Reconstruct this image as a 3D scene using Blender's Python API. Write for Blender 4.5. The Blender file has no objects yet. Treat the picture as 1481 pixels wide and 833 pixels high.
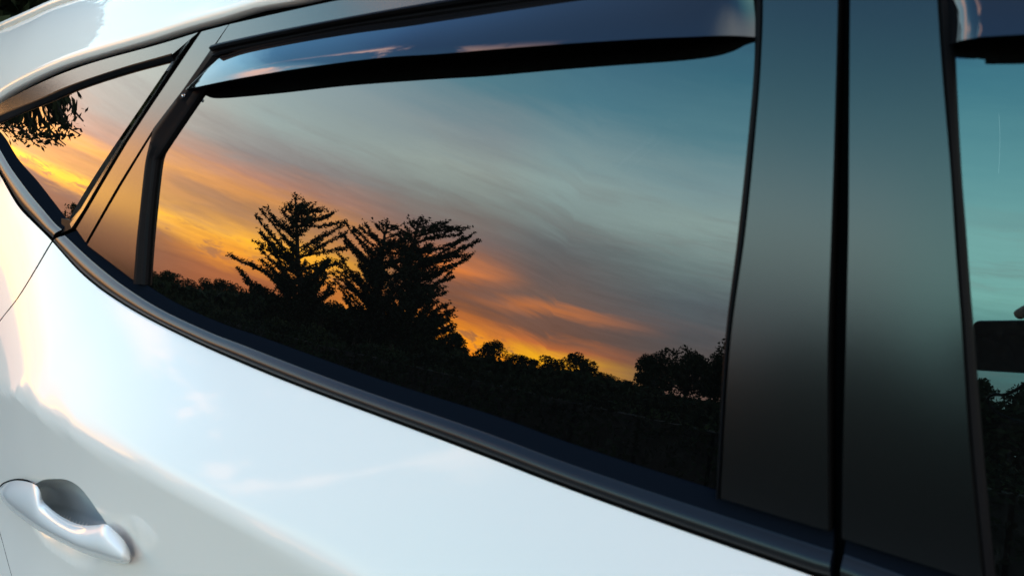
import bpy, bmesh, math, random
from mathutils import Vector, Matrix
SC = bpy.context.scene
C = SC.collection
PI = math.pi
# ------------------------------------------------------------------ camera
CAM = Vector((0.0, 0.0, 1.32))
ROT = Matrix(((0.80193, -0.08112, 0.59188), (0.59738, 0.11952, -0.79300), (-0.00642, 0.98951, 0.14431)))
cd = bpy.data.cameras.new('camera'); cam = bpy.data.objects.new('camera', cd); C.objects.link(cam)
cam.matrix_world = Matrix.Translation(CAM) @ ROT.to_4x4()
cd.sensor_width = 36; cd.lens = 36 * 1120 / 1481; cd.clip_start = 0.01; cd.clip_end = 2000
cd.dof.use_dof = True; cd.dof.focus_distance = 2.2; cd.dof.aperture_fstop = 10.5
SC.camera = cam
SC.view_settings.view_transform = 'Standard'; SC.view_settings.look = 'None'
SC.view_settings.exposure = 0.0; SC.view_settings.gamma = 1.0
# ------------------------------------------------------------------ sky
def lin(c):
    return tuple(((v/255)/12.92 if v/255 <= 0.04045 else ((v/255+0.055)/1.055)**2.4) for v in c)
W = bpy.data.worlds.new('World'); SC.world = W; W.use_nodes = True
NT = W.node_tree; NT.nodes.clear()
class G:                       # tiny node-graph helper
    def __init__(s, nt): s.nt = nt
    def n(s, t, **k):
        o = s.nt.nodes.new(t)
        for a, v in k.items(): setattr(o, a, v)
        return o
    def put(s, sock, v):
        if isinstance(v, bpy.types.NodeSocket): s.nt.links.new(v, sock)
        elif v is not None: sock.default_value = v
    def m(s, op, a, b=None, c=None, clamp=False):
        o = s.n('ShaderNodeMath', operation=op); o.use_clamp = clamp
        s.put(o.inputs[0], a)
        if b is not None: s.put(o.inputs[1], b)
        if c is not None: s.put(o.inputs[2], c)
        return o.outputs[0]
    def rng(s, v, a, b, lo=0.0, hi=1.0, smooth=True):
        o = s.n('ShaderNodeMapRange', interpolation_type='SMOOTHSTEP' if smooth else 'LINEAR')
        for i, x in enumerate((v, a, b, lo, hi)): s.put(o.inputs[i], x)
        return o.outputs[0]
    def mix(s, f, a, b, bt='MIX'):
        o = s.n('ShaderNodeMix', data_type='RGBA', blend_type=bt)
        s.put(o.inputs[0], f); s.put(o.inputs[6], a); s.put(o.inputs[7], b)
        return o.outputs[2]
    def ramp(s, f, stops, srgb=True):
        o = s.n('ShaderNodeValToRGB'); e = o.color_ramp.elements
        while len(e) > 1: e.remove(e[-1])
        for i, (p, c) in enumerate(stops):
            x = e[0] if i == 0 else e.new(p)
            x.position = p
            x.color = (lin(c) if srgb else c) + (1,)
        s.put(o.inputs[0], f); return o.outputs[0]
    def noise(s, vec, scale, detail=4, rough=0.5, dist=0.0):
        o = s.n('ShaderNodeTexNoise'); s.put(o.inputs['Vector'], vec)
        o.inputs['Scale'].default_value = scale; o.inputs['Detail'].default_value = detail
        o.inputs['Roughness'].default_value = rough; o.inputs['Distortion'].default_value = dist
        return o.outputs['Fac']
    def comb(s, x, y, z):
        o = s.n('ShaderNodeCombineXYZ'); s.put(o.inputs[0], x); s.put(o.inputs[1], y); s.put(o.inputs[2], z); return o.outputs[0]
g = G(NT)
SKY_K = 8.6                    # sky radiance behind the sunset colours
tc = g.n('ShaderNodeTexCoord'); sp = g.n('ShaderNodeSeparateXYZ'); NT.links.new(tc.outputs['Generated'], sp.inputs[0])
vx, vy, vz = sp.outputs
az = g.m('MULTIPLY', g.m('ARCTAN2', vx, g.m('MULTIPLY', vy, -1.0)), 180/PI)
el = g.m('MULTIPLY', g.m('ARCSINE', vz), 180/PI)
# cloud decks lean: they climb to the left of the sunset
hump = g.rng(az, -36, -75, 0, 1, False)
hcurve = g.m('MULTIPLY', g.m('POWER', hump, 0.6), 5.6)
hright = g.rng(az, -36, -5, 0, -3, False)
h = g.m('ADD', hcurve, hright)
damp = g.rng(el, 5, 22, 1, 0)
e2 = g.m('SUBTRACT', el, h)
sv = g.comb(g.m('MULTIPLY', az, 0.055), g.m('MULTIPLY', e2, 0.42), 0.0)          # streak space
st = g.noise(sv, 1.0, 6, 0.58, 0.4)
st2 = g.noise(g.comb(g.m('MULTIPLY', az, 0.16), g.m('MULTIPLY', e2, 0.9), 3.7), 1.0, 5, 0.6, 0.8)
warp = g.m('MULTIPLY', g.m('SUBTRACT', st, 0.5), 2.6)
warp = g.m('ADD', warp, g.m('MULTIPLY', g.m('SUBTRACT', st2, 0.5), 1.6))
ew = g.m('ADD', el, warp)
def colm(stops):               # colour by elevation, 0..45 degrees
    up = [(34, (48, 84, 112)), (45, (38, 66, 98))]
    return g.ramp(g.m('DIVIDE', ew, 45.0, clamp=True), [(p/45, c) for p, c in stops + [u for u in up if u[0] > stops[-1][0]]])
colL = colm([(0,(104,66,52)),(3,(106,72,58)),(4.7,(112,78,62)),(5.3,(176,122,62)),(6.2,(232,168,54)),(7.3,(176,128,76)),(9.0,(176,124,78)),(10.0,(206,144,78)),(11.2,(164,126,106)),(13.5,(146,138,130)),(17,(150,156,150)),(22,(128,152,160)),(30,(92,130,150))])
colA = colm([(0,(130,74,50)),(3,(150,88,56)),(4.2,(214,132,46)),(5.8,(246,174,46)),(7.0,(190,134,70)),(8.6,(166,118,78)),(9.6,(196,134,76)),(11,(168,122,102)),(13,(132,126,124)),(16,(142,156,153)),(20,(132,150,154)),(26,(88,128,146))])
colB = colm([(0,(255,130,30)),(2.6,(255,158,36)),(3.7,(200,112,48)),(4.6,(116,78,64)),(6.6,(124,82,66)),(7.9,(226,128,62)),(9.0,(158,106,82)),(10.4,(124,106,102)),(12.5,(124,120,116)),(14,(132,142,138)),(16.5,(152,166,160)),(19.5,(132,148,152)),(24,(84,128,142)),(29,(64,110,130))])
colC = colm([(0,(255,140,26)),(1.6,(255,184,32)),(2.8,(196,110,60)),(4.0,(108,80,72)),(4.8,(112,84,76)),(5.7,(196,116,68)),(6.6,(112,92,86)),(9,(100,94,94)),(11.5,(102,108,110)),(14,(132,150,148)),(17,(146,170,168)),(20.5,(122,152,158)),(24,(80,128,144)),(29,(62,108,130))])
colR = colm([(0,(104,82,74)),(3,(88,80,80)),(6,(80,84,90)),(8.5,(86,98,104)),(11.5,(112,132,132)),(15,(144,168,164)),(18.5,(128,158,162)),(23,(88,134,146)),(28,(62,112,130))])
colF = colm([(0,(60,76,78)),(5,(64,88,90)),(8,(70,108,110)),(12,(120,164,158)),(16,(120,162,160)),(21,(98,144,150)),(28,(68,116,132))])
colFill = g.ramp(g.m('DIVIDE', ew, 45.0, clamp=True), [(0,(190,164,146)),(.14,(200,180,162)),(.32,(196,182,168)),(.55,(176,170,162)),(.8,(132,138,142)),(1,(92,104,118))])  # unseen sky to the right, brightened and warmed to fill the white paint
colO = colm([(0,(118,124,132)),(6,(140,140,140)),(15,(124,140,148)),(28,(92,118,136))])
sky = g.mix(g.rng(az, -72, -62), colL, colA)
sky = g.mix(g.rng(az, -58, -47), sky, colB)
sky = g.mix(g.rng(az, -45, -37), sky, colC)
sky = g.mix(g.rng(az, -37, -25), sky, colR)
sky = g.mix(g.rng(az, -15, -7), sky, colF)
sky = g.mix(g.rng(az, 8, 40), sky, colFill)
sky = g.mix(g.rng(g.m('ABSOLUTE', g.m('ADD', az, 20)), 80, 130), sky, colO)
mauve = g.noise(g.comb(g.m('MULTIPLY', az, 0.085), g.m('MULTIPLY', e2, 0.62), 5.3), 1.0, 7, 0.6, 0.12)
mv = g.m('MULTIPLY', g.rng(mauve, 0.47, 0.68), g.m('MULTIPLY', g.rng(el, 3, 6), g.rng(el, 13, 22, 1, 0)))
sky = g.mix(g.m('MULTIPLY', mv, 0.26), sky, lin((112, 98, 98)) + (1,))
fine = g.noise(g.comb(g.m('MULTIPLY', az, 0.22), g.m('MULTIPLY', e2, 2.1), 1.3), 1.0, 6, 0.65, 0.4)
fl = g.rng(fine, 0.3, 0.7, 0.92, 1.09, False)
fl2 = g.mix(g.rng(el, 9, 19), g.comb(fl, fl, fl), (1, 1, 1, 1))
sky = g.mix(1.0, sky, fl2, 'MULTIPLY')
# small dark cloud puffs lying in the bright yellow band
puffn = g.noise(g.comb(g.m('MULTIPLY', az, 0.42), g.m('MULTIPLY', e2, 1.25), 8.1), 1.0, 6, 0.62, 0.6)
band = g.m('MULTIPLY', g.rng(e2, -1.6, -0.4), g.rng(e2, 0.4, 1.8, 1, 0))
puff = g.m('MULTIPLY', g.rng(puffn, 0.5, 0.64), band)
puff = g.m('MULTIPLY', puff, g.rng(az, -34, -40))
sky = g.mix(g.m('MULTIPLY', puff, 0.75), sky, lin((140, 96, 72)) + (1,))
# towards the zenith
zen = g.rng(el, 35, 75)
zcol = g.mix(g.rng(az, -10, 50), lin((40, 60, 86)) + (1,), lin((78, 92, 108)) + (1,))
sky = g.mix(zen, sky, zcol)
# high broken clouds touched pink by the sunset
hn = g.noise(tc.outputs['Generated'], 4.6, 7, 0.6, 0.3)
hc = g.m('MULTIPLY', g.rng(hn, 0.49, 0.58), g.m('MULTIPLY', g.rng(el, 24, 29), g.rng(el, 40, 47, 1, 0)))
hc = g.m('MULTIPLY', hc, g.m('MULTIPLY', g.rng(az, -41, -50), g.rng(az, -87, -80)))
sky = g.mix(g.m('MULTIPLY', hc, 0.8), sky, lin((212, 168, 150)) + (1,))
# below the horizon
sky = g.mix(g.rng(el, -0.5, -3), sky, lin((22, 22, 20)) + (1,))
bg = g.n('ShaderNodeBackground'); NT.links.new(sky, bg.inputs[0]); bg.inputs[1].default_value = SKY_K
SUN_AZ, SUN_EL = -47.5, 0.4
nis = g.n('ShaderNodeTexSky', sky_type='NISHITA'); nis.sun_disc = False
nis.sun_elevation = math.radians(SUN_EL); nis.sun_rotation = math.radians(180 - SUN_AZ)
bg2 = g.n('ShaderNodeBackground'); NT.links.new(nis.outputs[0], bg2.inputs[0]); bg2.inputs[1].default_value = 0.05
ad = g.n('ShaderNodeAddShader'); NT.links.new(bg.outputs[0], ad.inputs[0]); NT.links.new(bg2.outputs[0], ad.inputs[1])
ow = g.n('ShaderNodeOutputWorld'); NT.links.new(ad.outputs[0], ow.inputs[0])
# ------------------------------------------------------------------ sun, low behind the tree line
sl = bpy.data.lights.new('sun', 'SUN'); sl.energy = 0.5; sl.angle = math.radians(1); sl.color = (1, 0.62, 0.34)
so = bpy.data.objects.new('sun', sl); C.objects.link(so)
a, e = math.radians(SUN_AZ), math.radians(SUN_EL)
sdir = Vector((math.sin(a)*math.cos(e), -math.cos(a)*math.cos(e), math.sin(e)))
so.rotation_euler = sdir.to_track_quat('Z', 'Y').to_euler()
# ------------------------------------------------------------------ materials
def mat(name, col, rough=0.5, metal=0.0, ior=1.5, spec=0.5, coat=0.0, coatr=0.02, bump=0.0, bscale=300, var=0.0, vscale=4, sheen=0, rvar=0.0, detail=4):
    m = bpy.data.materials.new(name); m.use_nodes = True; nt = m.node_tree; q = G(nt)
    p = nt.nodes['Principled BSDF']
    p.inputs['Roughness'].default_value = rough; p.inputs['Metallic'].default_value = metal
    p.inputs['IOR'].default_value = ior; p.inputs['Specular IOR Level'].default_value = spec
    p.inputs['Coat IOR'].default_value = 1.42; p.inputs['Coat Weight'].default_value = coat; p.inputs['Coat Roughness'].default_value = coatr
    c = tuple(col) + (1,); p.inputs['Base Color'].default_value = c
    t = q.n('ShaderNodeTexCoord').outputs['Object']
    if var > 0:
        f = q.rng(q.noise(t, vscale, detail, 0.6), 0.3, 0.7)
        nt.links.new(q.mix(f, tuple(v*(1-var) for v in col)+(1,), tuple(min(1, v*(1+var)) for v in col)+(1,)), p.inputs['Base Color'])
    if rvar > 0:
        f = q.noise(t, vscale*2.3, 5, 0.65)
        nt.links.new(q.rng(f, 0.3, 0.7, max(0, rough-rvar), rough+rvar), p.inputs['Roughness'])
    if bump > 0:
        b = q.n('ShaderNodeBump'); b.inputs['Strength'].default_value = bump; b.inputs['Distance'].default_value = 0.001
        q.put(b.inputs['Height'], q.noise(t, bscale, 3, 0.6)); nt.links.new(b.outputs[0], p.inputs['Normal'])
    return m
M = {}
M['paint'] = mat('white_paint', (0.78, 0.735, 0.675), 0.35, ior=1.45, spec=0.2, coat=0.7, coatr=0.02, bump=0.004, bscale=25)
M['silver'] = mat('handle_paint', (0.77, 0.77, 0.76), 0.36, ior=1.45, spec=0.4, coat=1.0, coatr=0.04)
M['panel'] = mat('satin_black_panel', (0.0045, 0.0045, 0.0045), 0.17, ior=1.62, spec=0.5, bump=0.03, bscale=1100)
M['seal'] = mat('rubber_seal', (0.007, 0.007, 0.008), 0.38, ior=1.45, spec=0.03, bump=0.1, bscale=700)
M['trim'] = mat('belt_trim_plastic', (0.007, 0.007, 0.0075), 0.30, ior=1.42, spec=0.5, bump=0.03, bscale=500)
M['ledge'] = mat('belt_rubber', (0.004, 0.006, 0.010), 0.4, ior=1.45, spec=0.0, bump=0.05, bscale=500)
M['visor'] = mat('smoked_acrylic', (0.006, 0.006, 0.007), 0.02, ior=1.62, bump=0.004, bscale=30)
M['visor_under'] = mat('visor_underside', (0.004, 0.004, 0.004), 0.7, ior=1.3, spec=0.1)
M['gap'] = mat('dark_gap', (0.004, 0.004, 0.004), 0.9, spec=0.0)
M['cup'] = mat('shaded_cup_paint', (0.34, 0.375, 0.39), 0.3, ior=1.45)  # shade painted onto the cup's down-facing upper wall as a darker colour
M['cabin'] = mat('cabin_trim', (0.02, 0.02, 0.022), 0.7, bump=0.2, bscale=400)
M['seatcloth'] = mat('seat_fabric', (0.03, 0.03, 0.033), 0.9, bump=0.4, bscale=500)
M['chrome'] = mat('bright_metal', (0.6, 0.6, 0.6), 0.15, metal=1.0)
M['tyre'] = mat('tyre_rubber', (0.02, 0.02, 0.02), 0.8, bump=0.3)
M['lamp'] = mat('lamp_plastic', (0.35, 0.03, 0.03), 0.08, coat=1)
def glass_mat(name, ior, trans, tint, refl, dust, scratch=False):
    m = bpy.data.materials.new(name); m.use_nodes = True; nt = m.node_tree; nt.nodes.clear(); q = G(nt)
    fr = q.n('ShaderNodeFresnel'); fr.inputs[0].default_value = ior
    t = q.n('ShaderNodeTexCoord').outputs['Object']
    gl = q.n('ShaderNodeBsdfGlossy'); gl.inputs['Roughness'].default_value = 0.0; gl.inputs['Color'].default_value = refl + (1,)
    tr = q.n('ShaderNodeBsdfTransparent'); tr.inputs[0].default_value = tuple(trans*v for v in tint) + (1,)
    df = q.n('ShaderNodeBsdfDiffuse'); df.inputs[0].default_value = (0.5, 0.52, 0.5, 1)
    d = q.m('MULTIPLY', q.rng(q.noise(t, 260, 4, 0.7), 0.45, 0.8), dust*2.0)
    d = q.m('ADD', d, dust)
    if scratch:
        mp = q.n('ShaderNodeMapping'); q.put(mp.inputs['Vector'], t); mp.inputs['Rotation'].default_value = (0, 0.25, 0); mp.inputs['Scale'].default_value = (420, 1, 26)
        s1 = q.rng(q.noise(mp.outputs[0], 1.0, 2, 0.5, 1.5), 0.68, 0.78)
        s2 = q.rng(q.noise(t, 700, 1, 0.5), 0.74, 0.8)
        d = q.m('ADD', d, q.m('MULTIPLY', q.m('ADD', s1, s2), 0.02))
    mx = q.n('ShaderNodeMixShader'); q.put(mx.inputs[0], d); nt.links.new(tr.outputs[0], mx.inputs[1]); nt.links.new(df.outputs[0], mx.inputs[2])
    b = q.n('ShaderNodeBump'); b.inputs['Strength'].default_value = 0.012; b.inputs['Distance'].default_value = 0.002
    q.put(b.inputs['Height'], q.noise(t, 7, 2, 0.4)); nt.links.new(b.outputs[0], gl.inputs['Normal'])
    m2 = q.n('ShaderNodeMixShader'); nt.links.new(fr.outputs[0], m2.inputs[0]); nt.links.new(mx.outputs[0], m2.inputs[1]); nt.links.new(gl.outputs[0], m2.inputs[2])
    o = q.n('ShaderNodeOutputMaterial'); nt.links.new(m2.outputs[0], o.inputs[0]); return m
M['glass'] = glass_mat('privacy_glass', 1.88, 0.004, (0.8, 0.9, 1.0), (1, 1, 1), 0.003)
M['glass_front'] = glass_mat('front_window_glass', 2.05, 0.06, (0.75, 1.0, 0.95), (0.82, 1.0, 0.98), 0.004, True)
# ------------------------------------------------------------------ object helpers
def link(name, me, parent=None):
    o = bpy.data.objects.new(name, me); C.objects.link(o)
    if parent: o.parent = parent
    return o
def mesh(name, vs, fs, m=None, parent=None, smooth=True, sharp=0):
    me = bpy.data.meshes.new(name); me.from_pydata([tuple(v) for v in vs], [], fs)
    if smooth: me.polygons.foreach_set('use_smooth', [True]*len(fs))
    if m: me.materials.append(m)
    me.update()
    if smooth and sharp: me.set_sharp_from_angle(angle=math.radians(sharp))
    return link(name, me, parent)
def tag(o, label=None, cat=None, group=None, kind=None):
    for k, v in (('label', label), ('category', cat), ('group', group), ('kind', kind)):
        if v: o[k] = v
    return o
def empty(name, loc=(0,0,0), rz=0.0):
    o = bpy.data.objects.new(name, None); C.objects.link(o); o.location = loc; o.rotation_euler = (0, 0, rz); o.empty_display_size = .1
    return o
# ------------------------------------------------------------------ the curved side of the car (y = SIDE(x,z)); -y is outwards
FX, FY, FZ, SL, RZ, RX = 0.0, 0.52226, 1.22974, 0.172821, 5.0, 14.0
def S(x, z): return FY + SL*(z-FZ) + (z-FZ)**2/2/RZ + (x-FX)**2/2/RX
def ray(px, py):
    return (ROT @ Vector((px-740.5, -(py-416.5), -1120.0))).normalized()
def hit(px, py, o=0.0):
    v = ray(px, py); t = 1.0
    for _ in range(25):
        p = CAM + t*v
        t -= (p.y - S(p.x, p.z) + o) / (v.y - v.z*(SL+(p.z-FZ)/RZ) - v.x*(p.x-FX)/RX)
    return CAM + t*v
def project(p):
    c = ROT.transposed() @ (p-CAM)
    return (740.5 + 1120*c.x/-c.z, 416.5 - 1120*c.y/-c.z)
def xz(pts, o=0.0):
    return [(lambda p: (p.x, p.z))(hit(q[0], q[1], o)) for q in pts]
def catmull(P, n):
    P = [Vector(p) for p in P]
    Q = [2*P[0]-P[1]] + P + [2*P[-1]-P[-2]]
    d = []
    for i in range(1, len(Q)-2):
        p0, p1, p2, p3 = Q[i-1:i+3]
        for k in range(12):
            t = k/12
            d.append(0.5*((2*p1)+(p2-p0)*t+(2*p0-5*p1+4*p2-p3)*t*t+(3*p1-p0-3*p2+p3)*t**3))
    d.append(P[-1].copy())
    L = [0.0]
    for i in range(1, len(d)): L.append(L[-1]+(d[i]-d[i-1]).length)
    out = []; j = 0
    for i in range(n):
        s = L[-1]*i/(n-1)
        while j < len(L)-2 and L[j+1] < s: j += 1
        f = 0 if L[j+1] == L[j] else (s-L[j])/(L[j+1]-L[j])
        out.append(d[j].lerp(d[j+1], min(1, max(0, f))))
    return out
def linres(P, n):
    P = [Vector(p) for p in P]; L = [0.0]
    for i in range(1, len(P)): L.append(L[-1]+(P[i]-P[i-1]).length)
    out = []; j = 0
    for i in range(n):
        s = L[-1]*i/(n-1)
        while j < len(L)-2 and L[j+1] < s: j += 1
        out.append(P[j].lerp(P[j+1], (s-L[j])/max(1e-9, L[j+1]-L[j])))
    return out
def grid_faces(nr, nc, closed=False):
    f = []
    for r in range(nr-1):
        for c in range(nc-1 if not closed else nc):
            c2 = (c+1) % nc
            f.append((r*nc+c, r*nc+c2, (r+1)*nc+c2, (r+1)*nc+c))
    return f
def ribbon(name, A, B, prof, m, parent, n=60, surf=None, caps=True, resample=catmull):
    """strip between two outlines given in side coordinates (x,z); prof = [(share across, stand-off)]"""
    surf = surf or S
    A = resample(A, n); B = resample(B, n)
    vs = []
    pr = list(prof)
    for k, (t, o) in enumerate(pr):
        for i in range(n):
            q = A[i].lerp(B[i], t)
            vs.append((q.x, surf(q.x, q.y)-o, q.y))
    fs = grid_faces(len(pr), n)
    if caps:                      # turn the two short ends inwards
        for i in (0, n-1):
            base = len(vs)
            for k in range(len(pr)):
                v = vs[k*n+i]; vs.append((v[0], v[1]+0.012, v[2]))
            for k in range(len(pr)-1):
                fs.append((k*n+i, (k+1)*n+i, base+k+1, base+k))
    o = mesh(name, vs, fs, m, parent, True, 12 if m is M['panel'] else 32)
    if m is M['panel']:
        o.data.materials.append(M['gap'])
        nf = (len(pr)-1)*(n-1)
        for i, p in enumerate(o.data.polygons):
            if i < 2*(n-1) or nf-2*(n-1) <= i: p.material_index = 1
    return o
def slab(o, d=0.012, e=0.0015):  # profile of a flat panel standing o proud, edges rolled back by d
    return [(0, o-d), (0.0, o-0.0008), (0.012, o), (0.988, o), (1.0, o-0.0008), (1, o-d)]
# ------------------------------------------------------------------ outlines
TRIM_TOP = [(104,334),(150,371),(196,407),(250,441),(320,472),(370,489),(538,550),(700,602),(824,647),(1000,704),(1201,766)]
TRIM_BOT = [(76,350),(122,400),(185,445),(275,492),(370,534),(450,566),(538,599),(612,626.5),(700,660),(824,708),(981,765),(1181,835)]
FTRIM_TOP = [(1222,772),(1400,833),(1600,893)]
FTRIM_BOT = [(1217,850),(1400,920),(1600,990)]
QTRIM_OUT = [(73,347),(48,322),(25,297),(0,254),(-18,222),(-34,194),(-39,186)]
ROOF_A = [(-42,180),(-38,174),(0,142),(37,120),(87,97),(150,77),(212,59),(275,39),(325,25),(370,11),(432,0),(520,-22),(700,-60),(900,-90),(1215,-122),(1450,-128)]
ROOF_B = [(-39,184),(-34,178),(0,149.5),(62,118),(125,93),(225,65.5),(287,46.5),(331,35),(400,19.5),(485,0.5),(600,-22),(800,-55),(1000,-80),(1215,-100),(1450,-106)]
zb_pts = sorted(xz(QTRIM_OUT + TRIM_BOT[1:] + FTRIM_BOT, 0.012))
za_pts = sorted(xz(ROOF_A, 0.010))
X_TIP = zb_pts[0][0]
def interp(P, x):
    if x <= P[0][0]:
        (x0, z0), (x1, z1) = P[0], P[1]
        return z0
    for i in range(len(P)-1):
        if x <= P[i+1][0]:
            f = (x-P[i][0])/(P[i+1][0]-P[i][0]); return P[i][1]+(P[i+1][1]-P[i][1])*f
    (x0, z0), (x1, z1) = P[-3], P[-1]
    return z1+(z1-z0)/(x1-x0)*(x-x1)
def dense(P, n=160):
    return sorted([(v.x, v.y) for v in catmull(P, n)])
ZB = dense(zb_pts); ZA = dense(za_pts)
zb = lambda x: interp(ZB, x)
za = lambda x: interp(ZA, x)
# crease below the shoulder
def CRX(x):                      # the shoulder swells towards the rear wheel
    t = min(1, max(0, (-0.15-x)/0.85)); return 0.082+0.042*t*t*(3-2*t)
def hit_y(px, py, fy):
    v = ray(px, py); y = 0.45
    for _ in range(30):
        p = CAM + v*((y-CAM.y)/v.y); y = 0.5*y+0.5*fy(p.x, p.z)
    return p
cr_pts = [(p.x, p.z) for p in [hit_y(a, b, lambda x, z: S(x, zb(x))-CRX(x)) for a, b in [(-90,530),(0,564),(64,600),(168,659),(280,717),(400,782),(500,838),(640,915)]]]
ZC = dense(sorted(cr_pts + [(0.3, cr_pts[-1][1]-0.02), (1.0, cr_pts[-1][1]-0.04)]))
zc = lambda x: interp(ZC, x)
def BODY(x, z):
    b = zb(x); c = zc(x); b = max(b, c+0.08) if x > X_TIP else b
    y0 = S(x, b); CR = CRX(x)
    if z >= b: return S(x, z)-0.012
    if z >= c:
        u = (b-z)/(b-c); out = 0.012+(CR-0.012)*(0.12*(1-(1-u)**2.2)+0.88*u)
    else:
        w = c-z; out = CR-0.020*(1-math.exp(-w/0.15))
        if w > 0.2: s = min(1, (w-0.2)/0.3); out += 0.035*s*s*(3-2*s)
    return y0-out
def hitB(px, py, o=0.0): return hit_y(px, py, lambda x, z: BODY(x, z)-o)
# ------------------------------------------------------------------ car
car = empty('parked_car', (-0.3, 1.35, 0.0))
tag(car, 'white car with black window pillars, smoked window visors and mirror-like dark glass', 'car')
INV = Matrix.Translation(-car.location)
PARENTS = []
def adopt(o, parent):           # parent without moving
    o.parent = parent; return o
def P(name, vs, fs, m, parent=None, smooth=True):
    par = parent or car
    off = Vector(car.location)
    return mesh(name, [Vector(v)-off for v in vs], fs, m, par, smooth)
_mesh = mesh
def mesh(name, vs, fs, m=None, parent=None, smooth=True, sharp=0):
    if parent is not None and parent.get('_incar'):
        off = Vector(car.location); vs = [Vector(v)-off for v in vs]
    o = _mesh(name, vs, fs, m, parent, smooth, sharp)
    if parent is not None and parent.get('_incar'):
        o['_incar'] = 1
        k = max(1, len(fs)//(3 if name == 'window_visor' else 1))
        sy = sum((p.normal.y - 0.6*p.normal.z)*p.area for p in o.data.polygons[:k])
        if sy > 0 and name not in ('window_glass_',): o.data.flip_normals()
    return o
car['_incar'] = 1
# seam between quarter panel and rear door
SEAM = [(75,350),(50,392),(25,432),(0,464),(-22,500),(-32,560),(-30,640),(-16,715),(0,770),(17,833),(42,915),(80,1010)]
seam3 = [hitB(a, b) for a, b in SEAM]
seam_xz = [(p.z, p.x) for p in seam3]
SEAMD = sorted([(v.x, v.y) for v in catmull(seam_xz, 120)])
xs = lambda z: interp(SEAMD, z)
GAPX_PTS = xz([(1228,-110),(1228,0),(1224,330),(1212,500),(1209,700),(1209,800),(1210,900)], 0.02)
XG = sum(p[0] for p in GAPX_PTS[-3:])/3
# handle centre for local refinement
hc3 = hitB(105, 735)
def refine(lo, hi, c, fine, coarse, half):
    out = [lo]
    while out[-1] < hi:
        d = abs(out[-1]-c); s = fine if d < half else coarse
        out.append(out[-1]+s)
    out[-1] = hi; return out
cupA = [hitB(a, b) for a, b in [(47,702),(62,694),(80,692),(98,694),(115,704),(130,722),(143,741),(153,757)]]   # upper rim of the cup
cupB = [hitB(a, b) for a, b in [(47,702),(40,745),(62,785),(90,808),(115,822),(138,822),(155,800),(153,757)]]   # lower rim, hidden by the grip
cup_poly = [(p.x, p.z) for p in cupA] + [(p.x, p.z) for p in reversed(cupB[1:-1])]
cup_poly = [(v.x, v.y) for v in catmull(cup_poly + [cup_poly[0]], 80)][:-1]
def poly_sd(x, z):              # signed distance, positive inside
    inside = False; dm = 1e9; n = len(cup_poly)
    for i in range(n):
        x1, z1 = cup_poly[i]; x2, z2 = cup_poly[(i+1) % n]
        if (z1 > z) != (z2 > z) and x < (x2-x1)*(z-z1)/(z2-z1)+x1: inside = not inside
        dx, dz = x2-x1, z2-z1; l = dx*dx+dz*dz
        t = 0 if l == 0 else max(0, min(1, ((x-x1)*dx+(z-z1)*dz)/l))
        dm = min(dm, math.hypot(x-x1-t*dx, z-z1-t*dz))
    return dm if inside else -dm
CX = sum(p[0] for p in cup_poly)/len(cup_poly); CZ = sum(p[1] for p in cup_poly)/len(cup_poly)
_l = hitB(30, 738); _r = hitB(172, 792)
def cup_line(x): return _l.z+(_r.z-_l.z)*(x-_l.x)/(_r.x-_l.x)
def snap_rim(x, z):
    if abs(x-CX) > .25 or abs(z-CZ) > .14: return x, z
    best = None; dm = 0.0034; n = len(cup_poly)
    for i in range(n):
        x1, z1 = cup_poly[i]; x2, z2 = cup_poly[(i+1) % n]
        dx, dz = x2-x1, z2-z1; l = dx*dx+dz*dz
        t = 0 if l == 0 else max(0, min(1, ((x-x1)*dx+(z-z1)*dz)/l))
        d = math.hypot(x-x1-t*dx, z-z1-t*dz)
        if d < dm: dm = d; best = (x1+t*dx, z1+t*dz)
    return best or (x, z)
def DOOR(x, z):
    y = BODY(x, z)
    if abs(x-CX) < 0.25 and abs(z-CZ) < 0.14:
        s = poly_sd(x, z)
        if s > 0:
            k = min(1, max(0, (z-cup_line(x)+0.004)/0.012))
            q = min(1, s/0.030); y += k*0.034*(1-math.exp(-s/0.011)) + (1-k)*0.016*q*q*(3-2*q)
    return y
def skin(name, xl, xr, m, parent, surf, cols, zbot=0.42, rows=None, top=None, snap=None):
    """body sheet from the belt (top) down to zbot; xl/xr give the side borders by height"""
    top = top or zb
    rows = rows or ([0, .004, .012, .03] + [0.06+0.05*i for i in range(19)] )
    nr = len(rows); nc = len(cols); vs = []
    for r in rows:
        for c in cols:
            x = xl(1.2)+(xr(1.2)-xl(1.2))*c
            for _ in range(8):
                t = top(x); z = t+(zbot-t)*r if not callable(zbot) else 0
                x = xl(z)+(xr(z)-xl(z))*c
            if snap: x, z = snap(x, z)
            vs.append((x, surf(x, z), z))
    # tuck the top edge and the border in
    fs = grid_faces(nr, nc)
    ring = [c for c in range(nc)] + [r*nc+nc-1 for r in range(1, nr)] + [(nr-1)*nc+c for c in range(nc-2, -1, -1)] + [r*nc for r in range(nr-2, 0, -1)]
    b = len(vs)
    cx = sum(vs[i][0] for i in ring)/len(ring); cz = sum(vs[i][2] for i in ring)/len(ring)
    for i in ring:
        x, y, z = vs[i]; vs.append((x, y+0.02, z))
    k = len(ring); nf0 = len(fs)
    for j in range(k):
        fs.append((ring[j], b+j, b+(j+1) % k, ring[(j+1) % k]))
    o = mesh(name, vs, fs, m, parent, True, 50)
    o.data.materials.append(M['gap'])
    for i in range(nf0, len(fs)): o.data.polygons[i].material_index = 1
    return o
rear_door = None
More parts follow.
